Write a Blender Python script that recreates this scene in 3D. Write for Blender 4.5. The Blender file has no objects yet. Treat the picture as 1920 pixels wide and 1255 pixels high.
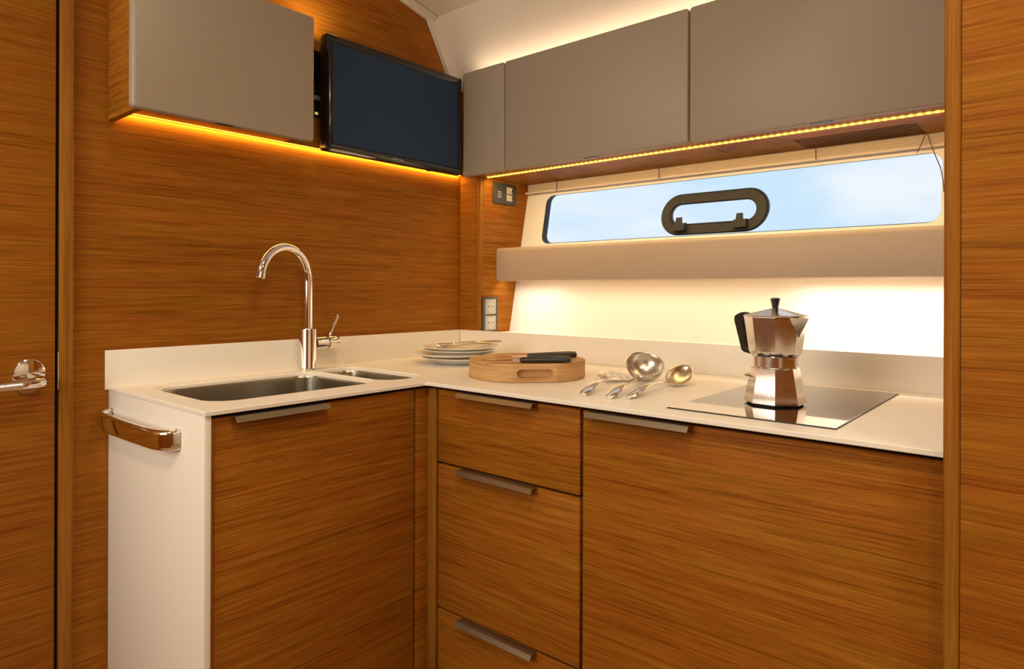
import bpy, bmesh, math, random
from mathutils import Vector, Matrix
random.seed(4)
scn = bpy.context.scene
COL = scn.collection
PI = math.pi

# ------------------------------------------------------------------ materials
def lin(c):
    return tuple(((v/255)/12.92 if v/255 <= .04045 else ((v/255+.055)/1.055)**2.4) for v in c)

def new_mat(name):
    m = bpy.data.materials.new(name); m.use_nodes = True
    nt = m.node_tree; b = nt.nodes['Principled BSDF']
    return m, nt, b

def simple(name, col, rough=.5, metal=0., spec=.5, bump=0., bscale=200., coat=0., aniso=None):
    m, nt, b = new_mat(name)
    b.inputs['Base Color'].default_value = (*col, 1)
    b.inputs['Roughness'].default_value = rough
    b.inputs['Metallic'].default_value = metal
    b.inputs['Specular IOR Level'].default_value = spec
    b.inputs['Coat Weight'].default_value = coat
    tc = nt.nodes.new('ShaderNodeTexCoord')
    n = nt.nodes.new('ShaderNodeTexNoise'); n.inputs['Scale'].default_value = bscale
    n.inputs['Detail'].default_value = 3
    if aniso:
        mp = nt.nodes.new('ShaderNodeMapping'); mp.inputs['Scale'].default_value = aniso
        nt.links.new(tc.outputs['Object'], mp.inputs['Vector'])
        nt.links.new(mp.outputs[0], n.inputs['Vector'])
    else:
        nt.links.new(tc.outputs['Object'], n.inputs['Vector'])
    mr = nt.nodes.new('ShaderNodeMapRange')
    mr.inputs['To Min'].default_value = max(0, rough-.04); mr.inputs['To Max'].default_value = min(1, rough+.06)
    nt.links.new(n.outputs['Fac'], mr.inputs['Value'])
    nt.links.new(mr.outputs[0], b.inputs['Roughness'])
    if bump:
        bp = nt.nodes.new('ShaderNodeBump'); bp.inputs['Strength'].default_value = bump
        bp.inputs['Distance'].default_value = .0005
        nt.links.new(n.outputs['Fac'], bp.inputs['Height'])
        nt.links.new(bp.outputs[0], b.inputs['Normal'])
    return m

def wood(name, dark, mid, light, vertical=False, fine=1., rough=.50, off=0.):
    m, nt, b = new_mat(name)
    N = nt.nodes.new; Lk = nt.links.new
    tc = N('ShaderNodeTexCoord')
    def noise(sl, sa, detail, dist=0.):
        mp = N('ShaderNodeMapping')
        mp.inputs['Scale'].default_value = (sa, sa, sl) if vertical else (sl, sl, sa)
        mp.inputs['Location'].default_value = (off+sl, off*.7, off*1.3)
        n = N('ShaderNodeTexNoise'); n.inputs['Scale'].default_value = 1
        n.inputs['Detail'].default_value = detail; n.inputs['Distortion'].default_value = dist
        n.inputs['Roughness'].default_value = .6
        Lk(tc.outputs['Object'], mp.inputs[0]); Lk(mp.outputs[0], n.inputs['Vector'])
        return n.outputs['Fac']
    def ma(op, a, bb):
        k = N('ShaderNodeMath'); k.operation = op
        for i, v in enumerate((a, bb)):
            if isinstance(v, (int, float)): k.inputs[i].default_value = v
            else: Lk(v, k.inputs[i])
        return k.outputs[0]
    a = noise(2.2, 105*fine, 4, .15); c = noise(6, 330*fine, 3); d = noise(.9, 12, 2, .4)
    e = noise(14, 620*fine, 2)
    s = ma('ADD', ma('ADD', ma('MULTIPLY', a, .27), ma('MULTIPLY', c, .36)), ma('ADD', ma('MULTIPLY', d, .11), ma('MULTIPLY', e, .26)))
    r = N('ShaderNodeValToRGB')
    r.color_ramp.elements[0].position = .37; r.color_ramp.elements[0].color = (*dark, 1)
    r.color_ramp.elements[1].position = .635; r.color_ramp.elements[1].color = (*light, 1)
    k = r.color_ramp.elements.new(.49); k.color = (*mid, 1)
    Lk(s, r.inputs['Fac'])
    # sparse dark late-wood lines
    f = noise(1.2, 150*fine, 1, .1)
    mr = N('ShaderNodeMapRange'); mr.inputs['From Min'].default_value = .66; mr.inputs['From Max'].default_value = .74
    mr.inputs['To Min'].default_value = 0; mr.inputs['To Max'].default_value = .6
    Lk(f, mr.inputs['Value'])
    mx = N('ShaderNodeMix'); mx.data_type = 'RGBA'; mx.inputs[7].default_value = (*dark, 1)
    Lk(mr.outputs[0], mx.inputs[0]); Lk(r.outputs[0], mx.inputs[6])
    # slow drift between redder and more golden veneer
    hv = N('ShaderNodeHueSaturation'); hr_ = N('ShaderNodeMapRange')
    hr_.inputs['From Min'].default_value = .3; hr_.inputs['From Max'].default_value = .7
    hr_.inputs['To Min'].default_value = .494; hr_.inputs['To Max'].default_value = .509
    Lk(noise(2.5, 28, 2), hr_.inputs['Value']); Lk(hr_.outputs[0], hv.inputs['Hue'])
    Lk(mx.outputs[2], hv.inputs['Color'])
    Lk(hv.outputs[0], b.inputs['Base Color'])
    b.inputs['Roughness'].default_value = rough; b.inputs['Specular IOR Level'].default_value = .08
    bp = N('ShaderNodeBump'); bp.inputs['Strength'].default_value = .15; bp.inputs['Distance'].default_value = .0004
    Lk(c, bp.inputs['Height']); Lk(bp.outputs[0], b.inputs['Normal'])
    return m

def emis(name, col, strength):
    m, nt, b = new_mat(name)
    b.inputs['Base Color'].default_value = (*col, 1)
    b.inputs['Emission Color'].default_value = (*col, 1)
    b.inputs['Emission Strength'].default_value = strength
    return m

W_D, W_M, W_L = (.145, .041, .0034), (.275, .095, .0088), (.39, .152, .019)
M = {}
M['teak'] = wood('teak_veneer', W_D, W_M, W_L)
M['teak_b'] = wood('teak_veneer_front', (.145, .041, .0034), (.275, .095, .0088), (.39, .152, .019), off=3.7)
M['teak_v'] = wood('teak_solid_edge', (.18, .065, .008), (.275, .108, .014), (.355, .152, .025), vertical=True, off=1.9)
M['teak_d'] = wood('teak_niche_shade', (.05, .016, .004), (.09, .030, .006), (.13, .045, .01), off=5)  # teak darkened to put the niche's shade into the colour
M['floorwood'] = wood('light_oak_floor', (.30, .19, .10), (.42, .28, .15), (.52, .36, .21), off=8)
M['boardwood'] = wood('beech_board', (.36, .195, .082), (.55, .33, .155), (.66, .42, .215), fine=.35, rough=.55)
M['white'] = simple('white_solid_surface', (.85, .82, .765), .36, spec=.4, bscale=60)
M['whitep'] = simple('white_panel_laminate', (.82, .78, .73), .42, spec=.4, bscale=40)
M['hull'] = simple('white_hull_lining', (.82, .79, .74), .55, spec=.3, bscale=30)
M['lining'] = simple('cream_headliner', (.66, .60, .53), .7, spec=.2, bump=.3, bscale=900)
M['ceil'] = simple('cream_ceiling_vinyl', (.56, .50, .43), .7, spec=.2, bump=.3, bscale=700)
M['taupe'] = simple('taupe_lacquer', (.335, .283, .225), .42, spec=.35, bscale=50)
M['taupe2'] = simple('taupe_shelf_lacquer', (.44, .35, .27), .42, spec=.35, bscale=50)
M['chrome'] = simple('polished_chrome', (.86, .83, .80), .05, 1.0, bscale=20)
M['steel2'] = simple('satin_ladle_steel', (.66, .62, .55), .27, 1.0, bscale=12)
M['steel'] = simple('brushed_steel', (.55, .52, .47), .24, 1.0, bump=.15, aniso=(20, 20, 400), bscale=1)
M['bowl'] = simple('sink_steel', (.42, .40, .34), .24, 1.0, aniso=(3, 3, 3), bscale=1)
M['cutl'] = simple('cutlery_steel', (.78, .75, .70), .12, 1.0, bscale=50)
M['alu'] = simple('cast_aluminium', (.86, .84, .81), .19, 1.0, bump=.12, bscale=260)
M['pull'] = simple('anodised_pull', (.34, .28, .20), .33, .9, aniso=(400, 400, 10), bscale=1)
M['black'] = simple('black_plastic', (.018, .017, .016), .32, spec=.5, bscale=120)
M['gloss'] = simple('gloss_black_bezel', (.012, .011, .010), .12, spec=.5, bscale=20)
M['screen'] = simple('dark_navy_screen', (.034, .060, .115), .6, spec=.0, bscale=10)
M['rubber'] = simple('black_rubber', (.020, .019, .016), .5, spec=.35, bump=.3, bscale=300)
M['gap'] = simple('recess_shade', (.018, .010, .006), .8, spec=.1, bscale=60)  # near-black colour stands in for shade in door gaps and recesses
M['glassk'] = simple('black_hob_glass', (.012, .012, .013), .035, spec=.9, bscale=5, coat=1.0)
M['porcelain'] = simple('white_porcelain', (.78, .75, .69), .15, spec=.5, bscale=10)
M['grey'] = simple('grey_socket_plastic', (.42, .42, .38), .4, bscale=80)
M['ivory'] = simple('ivory_rocker_plastic', (.62, .57, .45), .4, bscale=80)
M['anth'] = simple('anthracite_plate', (.055, .052, .042), .4, bscale=80)
M['blind'] = simple('pleated_blind_fabric', (.70, .60, .48), .8, spec=.15, bump=.4, bscale=900)
M['cord'] = simple('brown_cord', (.10, .065, .04), .8, bscale=500)
M['logo'] = simple('silver_logo', (.5, .5, .48), .4, .3, bscale=30)
M['brass'] = simple('brass_valve', (.7, .55, .28), .25, 1.0, bscale=30)
M['plinth'] = simple('dark_plinth', (.04, .025, .016), .6, bscale=30)
M['led'] = emis('amber_led', (1., .50, .035), 4.)
# dotted led line: diodes brighter than the diffuser between them
def led_dots():
    m, nt, b = new_mat('amber_led_diodes')
    N = nt.nodes.new; Lk = nt.links.new
    tc = N('ShaderNodeTexCoord'); w = N('ShaderNodeTexWave'); w.wave_type = 'BANDS'; w.bands_direction = 'Y'
    w.inputs['Scale'].default_value = 19.
    Lk(tc.outputs['Object'], w.inputs['Vector'])
    mr = N('ShaderNodeMapRange'); mr.inputs['From Min'].default_value = .35; mr.inputs['From Max'].default_value = .9
    mr.inputs['To Min'].default_value = .9; mr.inputs['To Max'].default_value = 4.
    Lk(w.outputs['Fac'], mr.inputs['Value'])
    b.inputs['Base Color'].default_value = (1, .7, .2, 1)
    b.inputs['Emission Color'].default_value = (1, .56, .075, 1)
    Lk(mr.outputs[0], b.inputs['Emission Strength'])
    return m
M['leddots'] = led_dots()
M['ledw'] = emis('warm_white_led', (1., .72, .42), 5.)
M['ledshelf'] = emis('shelf_led', (1., .70, .36), 4.)
M['tiny'] = emis('receiver_light', (.9, .75, .2), .5)
def pane():
    m, nt, b = new_mat('window_glass')
    N = nt.nodes.new
    t = N('ShaderNodeBsdfTransparent'); g = N('ShaderNodeBsdfGlossy'); g.inputs['Roughness'].default_value = .02
    f = N('ShaderNodeFresnel'); f.inputs['IOR'].default_value = 1.02
    x = N('ShaderNodeMixShader'); o = nt.nodes['Material Output']
    nt.links.new(f.outputs[0], x.inputs[0]); nt.links.new(t.outputs[0], x.inputs[1]); nt.links.new(g.outputs[0], x.inputs[2])
    nt.links.new(x.outputs[0], o.inputs['Surface'])
    nt.nodes.remove(b)
    return m
M['pane'] = pane()

# ------------------------------------------------------------------ mesh builder
def rrect(x0, x1, y0, y1, r, n=6):
    """counter-clockwise rounded rectangle"""
    pts = []
    for cx, cy, a0 in ((x1-r, y0+r, -PI/2), (x1-r, y1-r, 0), (x0+r, y1-r, PI/2), (x0+r, y0+r, PI)):
        for i in range(n+1):
            a = a0+PI/2*i/n
            pts.append((cx+r*math.cos(a), cy+r*math.sin(a)))
    return pts

def offset(loop, d):
    """inset (d>0) of a ccw loop"""
    out = []; n = len(loop)
    for i in range(n):
        p0, p1, p2 = loop[i-1], loop[i], loop[(i+1) % n]
        e1 = Vector((p1[0]-p0[0], p1[1]-p0[1])); e2 = Vector((p2[0]-p1[0], p2[1]-p1[1]))
        if e1.length < 1e-9: e1 = e2
        if e2.length < 1e-9: e2 = e1
        e1.normalize(); e2.normalize()
        n1 = Vector((-e1.y, e1.x)); n2 = Vector((-e2.y, e2.x)); b = n1+n2
        k = d/max(.25, (b.length_squared/2))*1.0
        out.append((p1[0]+b.x*k, p1[1]+b.y*k))
    return out

class B:
    def __init__(s): s.bm = bmesh.new()
    def ring(s, pts): return [s.bm.verts.new(p) for p in pts]
    def bridge(s, a, b, close=True):
        n = len(a)
        for i in range(n if close else n-1):
            j = (i+1) % n
            try: s.bm.faces.new((a[i], a[j], b[j], b[i]))
            except ValueError: pass
    def cap(s, a):
        try: s.bm.faces.new(a)
        except ValueError: pass
    def box(s, x0, x1, y0, y1, z0, z1, bev=0., seg=2):
        t = bmesh.new()
        r = bmesh.ops.create_cube(t, size=1)
        for v in t.verts:
            v.co = Vector(((x0+x1)/2+v.co.x*(x1-x0), (y0+y1)/2+v.co.y*(y1-y0), (z0+z1)/2+v.co.z*(z1-z0)))
        if bev:
            bmesh.ops.bevel(t, geom=t.edges[:], offset=bev, segments=seg, affect='EDGES', profile=.5)
        s.merge(t); return s
    def merge(s, t, mat=None):
        me = bpy.data.meshes.new('t'); t.to_mesh(me); t.free()
        if mat is not None: me.transform(mat)
        s.bm.from_mesh(me); bpy.data.meshes.remove(me)
    def prism(s, poly, f0, f1):
        """poly list of (u,v); f0,f1 map (u,v)->3d"""
        a = s.ring([f0(u, v) for u, v in poly]); b = s.ring([f1(u, v) for u, v in poly])
        s.bridge(a, b); s.cap(a[::-1]); s.cap(b); return s
    def filled(s, loops, f0, f1, inner_cap=True):
        """polygon with holes between two surfaces"""
        rs = []
        for f in (f0, f1):
            rings = []; edges = []
            for lp in loops:
                r = s.ring([f(u, v) for u, v in lp]); rings.append(r)
                for i in range(len(r)): edges.append(s.bm.edges.new((r[i], r[(i+1) % len(r)])))
            bmesh.ops.triangle_fill(s.bm, use_beauty=True, use_dissolve=False, edges=edges)
            rs.append(rings)
        for a, b in zip(*rs): s.bridge(a, b)
        return s
    def sheet(s, loops, f):
        edges = []; rings = []
        for lp in loops:
            r = s.ring([f(u, v) for u, v in lp]); rings.append(r)
            for i in range(len(r)): edges.append(s.bm.edges.new((r[i], r[(i+1) % len(r)])))
        bmesh.ops.triangle_fill(s.bm, use_beauty=True, use_dissolve=False, edges=edges)
        return rings
    def lathe(s, prof, c=(0, 0, 0), n=40, ax=None, phase=0., cap0=True, cap1=True):
        """prof (r,h) ; ax direction"""
        q = Matrix.Identity(3) if ax is None else Vector(ax).normalized().to_track_quat('Z', 'Y').to_matrix()
        prev = None; first = None
        for r, h in prof:
            R = s.ring([Vector(c)+q @ Vector((r*math.cos(phase+2*PI*i/n), r*math.sin(phase+2*PI*i/n), h)) for i in range(n)])
            if prev: s.bridge(prev, R)
            else: first = R
            prev = R
        if cap0: s.cap(first[::-1])
        if cap1: s.cap(prev)
        return s
    def tube(s, path, rad, n=14, sec=None, up=(0, 0, 1), caps=True):
        """path points, rad per point or one; sec optional list of (a,b) section with a along side, b along up"""
        P = [Vector(p) for p in path]; prev = None; first = None
        if not isinstance(rad, (list, tuple)): rad = [rad]*len(P)
        side0 = None
        for i, p in enumerate(P):
            t = (P[min(i+1, len(P)-1)]-P[max(i-1, 0)]).normalized()
            if sec is not None:
                u = Vector(up); sd = t.cross(u).normalized(); u = sd.cross(t).normalized()
            else:
                if side0 is None:
                    u = Vector(up) if abs(t.dot(Vector(up))) < .9 else Vector((1, 0, 0))
                    sd = t.cross(u).normalized()
                else:
                    sd = (side0-t*side0.dot(t)).normalized()
                side0 = sd; u = sd.cross(t).normalized()
            if sec is not None:
                sc = sec[i] if isinstance(sec[0][0], (list, tuple)) else sec
                R = s.ring([p+sd*(a*rad[i])+u*(b*rad[i]) for a, b in sc])
            else:
                R = s.ring([p+sd*(math.cos(2*PI*k/n)*rad[i])+u*(math.sin(2*PI*k/n)*rad[i]) for k in range(n)])
            if prev: s.bridge(prev, R)
            else: first = R
            prev = R
        if caps: s.cap(first[::-1]); s.cap(prev)
        return s
    def obj(s, name, mat, parent=None, smooth=True, local=False, angle=32, **kw):
        bm = s.bm
        bmesh.ops.remove_doubles(bm, verts=bm.verts[:], dist=1e-6)
        bmesh.ops.recalc_face_normals(bm, faces=bm.faces[:])
        if smooth:
            for f in bm.faces: f.smooth = True
            for e in bm.edges:
                if len(e.link_faces) == 2 and e.calc_face_angle(0) > math.radians(angle): e.smooth = False
        me = bpy.data.meshes.new(name)
        o = bpy.data.objects.new(name, me)
        if parent is not None:
            if not local:
                r = parent
                while r.parent: r = r.parent
                bmesh.ops.translate(bm, verts=bm.verts[:], vec=-Vector(r.location))
            o.parent = parent
        elif not local:
            lo = [min(v.co[i] for v in bm.verts) for i in range(3)]; hi = [max(v.co[i] for v in bm.verts) for i in range(3)]
            c = Vector(((lo[0]+hi[0])/2, (lo[1]+hi[1])/2, lo[2]))
            bmesh.ops.translate(bm, verts=bm.verts[:], vec=-c); o.location = c
        bm.to_mesh(me); bm.free()
        me.materials.append(M[mat])
        COL.objects.link(o)
        for k, v in kw.items(): o[k] = v
        return o

def thing(name, label, cat, loc, rz=0, group=None, kind=None, rot=None):
    o = bpy.data.objects.new(name, None); COL.objects.link(o)
    o.location = loc; o.rotation_euler = rot if rot else (0, 0, rz); o.empty_display_size = .05
    if label: o['label'] = label
    if cat: o['category'] = cat
    if group: o['group'] = group
    if kind: o['kind'] = kind
    return o

xz = lambda y: (lambda u, v: (u, y, v))
yz = lambda x: (lambda u, v: (x, u, v))
xy = lambda z: (lambda u, v: (u, v, z))
hx = lambda z: .1536+(z-.9704)*.2053          # hull side, leaning outboard
px_ = lambda z: -.02-.77*(z-1.856)            # coachroof side, leaning inboard

# ------------------------------------------------------------------ setting
def struct(b, name, mat, parent=None, **kw):
    if parent is None: kw['kind'] = 'structure'
    return b.obj(name, mat, parent, **kw)

# sink-side wall (wood) with the niche behind the television, cut along the coachroof
outer = [(-1.199+.034, 0), (.0, 0), (.0, 1.80), (-.0405, 1.80), (-.0715, 1.8515), (-.1593, 2.0027), (-.2764, 2.030), (-1.3, 2.165), (-1.3+.135, 2.165)]
outer = [(-1.168, 0), (0, 0), (0, 1.80), (-.0405, 1.80), (-.0715, 1.8515), (-.1593, 2.0027), (-.2764, 2.030), (-1.168, 2.165)]
niche = [(-.655, 1.597), (-.135, 1.597), (-.135, 1.788), (-.655, 1.788)]
wl = struct(B().filled([outer, niche], xz(0), xz(.022)), 'wall_left', 'teak')
b = B()
x0, x1, z0, z1, yb = -.655, -.135, 1.597, 1.788, .15
for q in ([(x0, .022, z0), (x1, .022, z0), (x1, yb, z0), (x0, yb, z0)], [(x0, .022, z1), (x1, .022, z1), (x1, yb, z1), (x0, yb, z1)],
          [(x0, .022, z0), (x0, yb, z0), (x0, yb, z1), (x0, .022, z1)], [(x1, .022, z0), (x1, yb, z0), (x1, yb, z1), (x1, .022, z1)],
          [(x0, yb, z0), (x1, yb, z0), (x1, yb, z1), (x0, yb, z1)]):
    b.cap(b.ring(q))
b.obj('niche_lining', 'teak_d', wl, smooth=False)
B().box(-.68, -.0015, -.012, -.0003, 1.5125, 1.597, .0015).obj('niche_rail', 'teak', wl)
# post between door and wall, rebate strip coloured near-black for its shade, door
struct(B().box(-1.1925, -1.168, -.014, .022, 0, 2.165, .002), 'trim_1', 'teak_v')
struct(B().box(-1.1992, -1.1925, .004, .03, 0, 2.165), 'trim_2', 'gap')
d1 = thing('door_1', None, None, (-1.55, 0, 0), kind='structure')
B().box(-1.93, -1.1992, -.006, .03, .01, 2.10, .0015).obj('door_leaf', 'teak', d1)
rs = B().lathe([(.0, 0), (.0275, 0), (.0285, .002), (.0280, .0075), (.0255, .009), (0, .009)], (-1.246, -.006, .945), 48, ax=(0, -1, 0), cap0=False, cap1=False).obj('door_rose', 'chrome', d1)
bb = B().lathe([(0, 0), (.0285, 0), (.0285, .006), (.027, .008), (0, .008)], (-1.246, -.006, .931), 48, ax=(0, -1, 0), cap0=False, cap1=False)
bb.obj('rose_flange', 'chrome', rs)
lv = B().tube([(-1.236, -.014, .929), (-1.236, -.040, .929), (-1.238, -.052, .9285), (-1.247, -.056, .928), (-1.27, -.056, .926), (-1.31, -.055, .925), (-1.36, -.054, .925)],
              [.013, .013, .0125, .0115, .0105, .0095, .0085], 20)
lv.obj('door_handle', 'chrome', d1)
B().box(-1.1955, -1.1925, -.010, .004, .905, .985, .001).obj('strike_plate', 'chrome', d1)
struct(B().box(-2.72, -1.93, 0, .03, 0, 2.18), 'trim_3', 'teak')

# window-side wall: narrow wood strip, return panel, hull lining with window hole, ledge
wb = struct(B().box(.0, .018, -.0765, 0, .93, 1.50).box(.0, .018, -.0942, 0, 1.5001, 1.80), 'wall_back', 'teak')
B().box(.0005, .016, -.0942, -.0767, .93, 1.4995, .001).obj('edge_strip', 'teak_v', wb)
ret = [(.016, .93), (hx(.93), .93), (hx(1.498), 1.498), (.245, 1.505), (.016, 1.505)]
B().prism(ret, xz(-.094), xz(-.076)).obj('return_panel', 'teak', wb, smooth=False)
hull_loop = [(-1.52, .955), (-.02, .955), (-.02, 1.4915), (-1.52, 1.4915)]
WY0, WY1, WZ0, WZ1 = -1.3835, -.184, 1.281, 1.4545
win = rrect(WY0, WY1, WZ0, WZ1, .03, 7)
NH = Vector((1, 0, -.2053)).normalized()
hp = lambda off: (lambda u, v: (hx(v)+off, u, v+off*.14))
struct(B().filled([hull_loop, win], hp(0), hp(.0299)), 'wall_hull', 'hull', smooth=True, angle=20)
struct(B().box(.0005, .165, -1.497, -.0945, .93, .972), 'trim_4', 'white')
w1 = thing('window_1', None, None, (.23, -.784, 1.28), kind='structure')
b = B(); a = b.ring([hp(.0005)(u, v) for u, v in offset(win, .0004)]); c = b.ring([hp(.030)(u, v) for u, v in offset(win, .0004)])
e = b.ring([hp(.030)(u, v) for u, v in offset(win, -.03)]); b.bridge(a, c); b.bridge(c, e)
b.obj('window_frame', 'rubber', w1)
g = B(); gl = rrect(WY0+.001, WY1-.001, WZ0+.001, WZ1-.001, .029, 7)
g.prism(gl, hp(.022), hp(.027)); g.obj('glass_pane', 'pane', w1, smooth=False)
# black oval hatch ring on the pane with two latches
hatch = w1
cy, cz = -.8065, 1.348
RY, RZ = .165, .064
def oval(hy, hz): return rrect(cy-hy, cy+hy, cz-hz, cz+hz, hz-.0004, 14)
o0 = oval(RY, RZ); o1 = oval(RY-.004, RZ-.004); i1 = oval(RY-.029, RZ-.029); i0 = oval(RY-.034, RZ-.034)
b = B(); rings = [b.ring([hp(of)(u, v) for u, v in lp]) for lp, of in ((o0, .0215), (o0, .010), (o1, .005), (i1, .005), (i0, .010), (i0, .0215))]
for q in range(5): b.bridge(rings[q], rings[q+1])
hr = b.obj('hatch_ring', 'rubber', w1)
for yy in (-.712, -.899):
    b = B(); zc = cz-.050
    for (dy, ww, h0, h1, o_0, o_1) in ((0, .022, .001, .024, -.010, .009), (0.004, .0095, .022, .042, -.006, .004), (-.012, .008, .003, .018, -.013, .008)):
        pl = [(yy+dy-ww/1, zc+h0), (yy+dy+ww/1, zc+h0), (yy+dy+ww*.8, zc+h1), (yy+dy-ww*.8, zc+h1)]
        b.prism(pl, hp(o_0), hp(o_1))
    b.obj('latch', 'rubber', hr, smooth=False)
# coachroof side and ceiling
prof = [(.2605, 1.4905), (px_(2.012), 2.012)]
nx, nz = .77/math.hypot(1, .77)*0+.792, .610
b = B()
b.prism([(.2605, 1.4905), (-.140, 2.012), (-.125, 2.030), (.285, 1.500)], xz(.0), xz(-1.52))
struct(b, 'wall_coachroof', 'lining', smooth=False)
cp = [(-.1405, 2.012), (-.27, 2.0425), (-1.3, 2.178), (-2.75, 2.20)]
b = B(); b.prism(cp+[(x, z+.02) for x, z in cp[::-1]], xz(.022), xz(-3.02)); struct(b, 'ceiling', 'ceil', smooth=False)
tr_in = [(-.0405, 1.80), (-.0715, 1.8515), (-.1593, 2.0027), (-.2764, 2.030), (-1.3, 2.160)]
tr_out = [(.018, 1.80), (-.020, 1.8555), (-.1395, 2.0105), (-.27, 2.0405), (-1.3, 2.174)]
b = B(); b.prism(tr_in+tr_out[::-1], xz(-.0005), xz(-.012))
struct(b, 'trim_5', 'lining', smooth=False)
b = B()
b.prism([(-.1395, 2.0085), (-.27, 2.0385), (-1.3, 2.173), (-1.3, 2.168), (-.27, 2.033), (-.15, 2.0055)], xz(-.012), xz(-.034))
struct(b, 'trim_6', 'lining', smooth=False)
# partition on the right with its solid edge
struct(B().box(-.606, -.55, -1.5157, -1.4965, 0, 2.09, .006, 3), 'trim_7', 'teak_v')
struct(B().box(-.602, -.56, -3.0, -1.5159, 0, 2.085), 'wall_right', 'teak')
struct(B().box(-.549, .32, -1.5155, -1.4975, 0, 2.012), 'wall_partition', 'teak')
# the rest of the cabin, behind the camera
struct(B().box(-2.7, -.562, -3.02, -3.0, 0, 2.19), 'wall_front', 'whitep')
rear = [(-3.0, 0), (0, 0), (0, 2.2), (-3.0, 2.2)]
rw = [(-1.05, 1.05), (-.05, 1.05), (-.05, 1.98), (-1.05, 1.98)]
struct(B().filled([rear, rw], yz(-2.70), yz(-2.73)), 'wall_rear', 'teak', smooth=False)
w2 = thing('window_2', None, None, (-2.715, -.55, 1.05), kind='structure')
b = B(); b.filled([rw, [(-1.01, 1.09), (-.09, 1.09), (-.09, 1.94), (-1.01, 1.94)]], yz(-2.705), yz(-2.725)); b.obj('window_frame', 'whitep', w2, smooth=False)
B().box(-2.717, -2.713, -1.01, -.09, 1.09, 1.94).obj('glass_pane', 'pane', w2)
struct(B().box(-2.74, .35, -3.02, .03, -.03, 0), 'floor', 'floorwood')

# ------------------------------------------------------------------ worktop
ZT = .90
top = thing('worktop', 'white L-shaped kitchen worktop with low upstand, set with sink and hob', 'worktop', (-.6, -.5, .8915))
X0, X1, YF, XF, YR = -1.0975, -.0005, -.466, -.578, -1.4945
def lloop(d):
    c = .010
    pts = [(X0+d, -.0005), (X0+d, YF+d)]
    cx, cyy, r = XF-c, YF-c, c-d
    for i in range(7):
        a = PI/2-PI/2*i/6
        pts.append((cx+d*0+ (c-d)*math.cos(a), cyy+(c-d)*math.sin(a)))
    # concave corner: arc centred outside the slab
    pts = [(X0+d, -.0005), (X0+d, YF+d)]
    cx, cyy = XF-c, YF-c
    for i in range(7):
        a = PI/2*(1-i/6)
        pts.append((cx+(c+d)*math.cos(a), cyy+(c+d)*math.sin(a)))
    pts += [(XF+d, YR), (X1, YR), (X1, -.0005)]
    return pts
bowlA = rrect(-1.037, -.648, -.374, -.088, .050, 9)
bowlB = rrect(-.620, -.504, -.374, -.078, .040, 9)
b = B()
bev = .0011
r_top = b.sheet([lloop(bev), offset(bowlA, -.010), offset(bowlB, -.010)], xy(ZT))
r_m = b.ring([(x, y, ZT-bev) for x, y in lloop(0)]); r_l = b.ring([(x, y, ZT-.0085+bev) for x, y in lloop(0)])
r_bot = b.sheet([lloop(bev), bowlA, bowlB], xy(ZT-.0085))
b.bridge(r_top[0], r_m); b.bridge(r_m, r_l); b.bridge(r_l, r_bot[0])
for i, bl in ((1, bowlA), (2, bowlB)):
    k1 = b.ring([(x, y, ZT-.0025) for x, y in offset(bl, -.0075)])
    k2 = b.ring([(x, y, ZT-.0030) for x, y in offset(bl, -.0008)])
    b.bridge(r_top[i], k1); b.bridge(k1, k2); b.bridge(k2, r_bot[i])
b.obj('slab', 'white', top, angle=25)
B().box(-1.1045, -.0035, -.0040, -.0003, .894, .9805, .001).obj('upstand', 'white', top)
B().box(-.0035, -.0003, YR, -.0040, .8925, .9803, .001).obj('upstand', 'white', top)

def bowl(name, label, lp, depth, dr):
    t = thing(name, label, 'sink', (sum(p[0] for p in lp)/len(lp), sum(p[1] for p in lp)/len(lp), .8915-depth))
    b = B(); zt = .8914
    spec = [(-.014, 0), (0, 0), (.0015, -.004)]
    for i in range(0, 6): spec.append((.003+.006*i/5, -.004-(depth-.05)*i/5))
    for i in range(1, 7):
        a = PI/2*i/6; spec.append((.009+.035*(1-math.cos(a)), -(depth-.046)-.035*math.sin(a)))
    spec.append((.060, -(depth-.0)+.009))
    prev = None
    for d, z in spec:
        R = b.ring([(x, y, zt+z) for x, y in offset(lp, d)])
        if prev: b.bridge(prev, R)
        prev = R
    b.cap(prev)
    o = b.obj('basin', 'bowl', t, angle=50)
    c = t.location
    q = B().lathe([(.012, .0015), (.030, .0015), (.034, .0025), (.034, .0008), (.012, .0008)], (c.x, c.y, zt-depth+.0095), 32, cap0=False, cap1=False)
    dq = q.obj('drain', 'chrome', t)
    return t
bowl('sink_bowl', 'large rectangular stainless steel sink bowl sunk in white worktop', bowlA, .15, 0)
bowl('sink_bowl', 'small narrow stainless steel sink bowl, right of the large bowl', bowlB, .11, 0)

# ------------------------------------------------------------------ hob
hb = thing('induction_hob', 'black glass hob set flush in white worktop', 'hob', (-.283, -1.2, .9))
B().box(-.5216, -.045, -1.3454, -1.0545, .9002, .9009).obj('hob_frame', 'black', hb)
B().box(-.5202, -.0464, -1.3440, -1.0559, .9009, .9022, .0005, 1).obj('glass_plate', 'glassk', hb)

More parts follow.
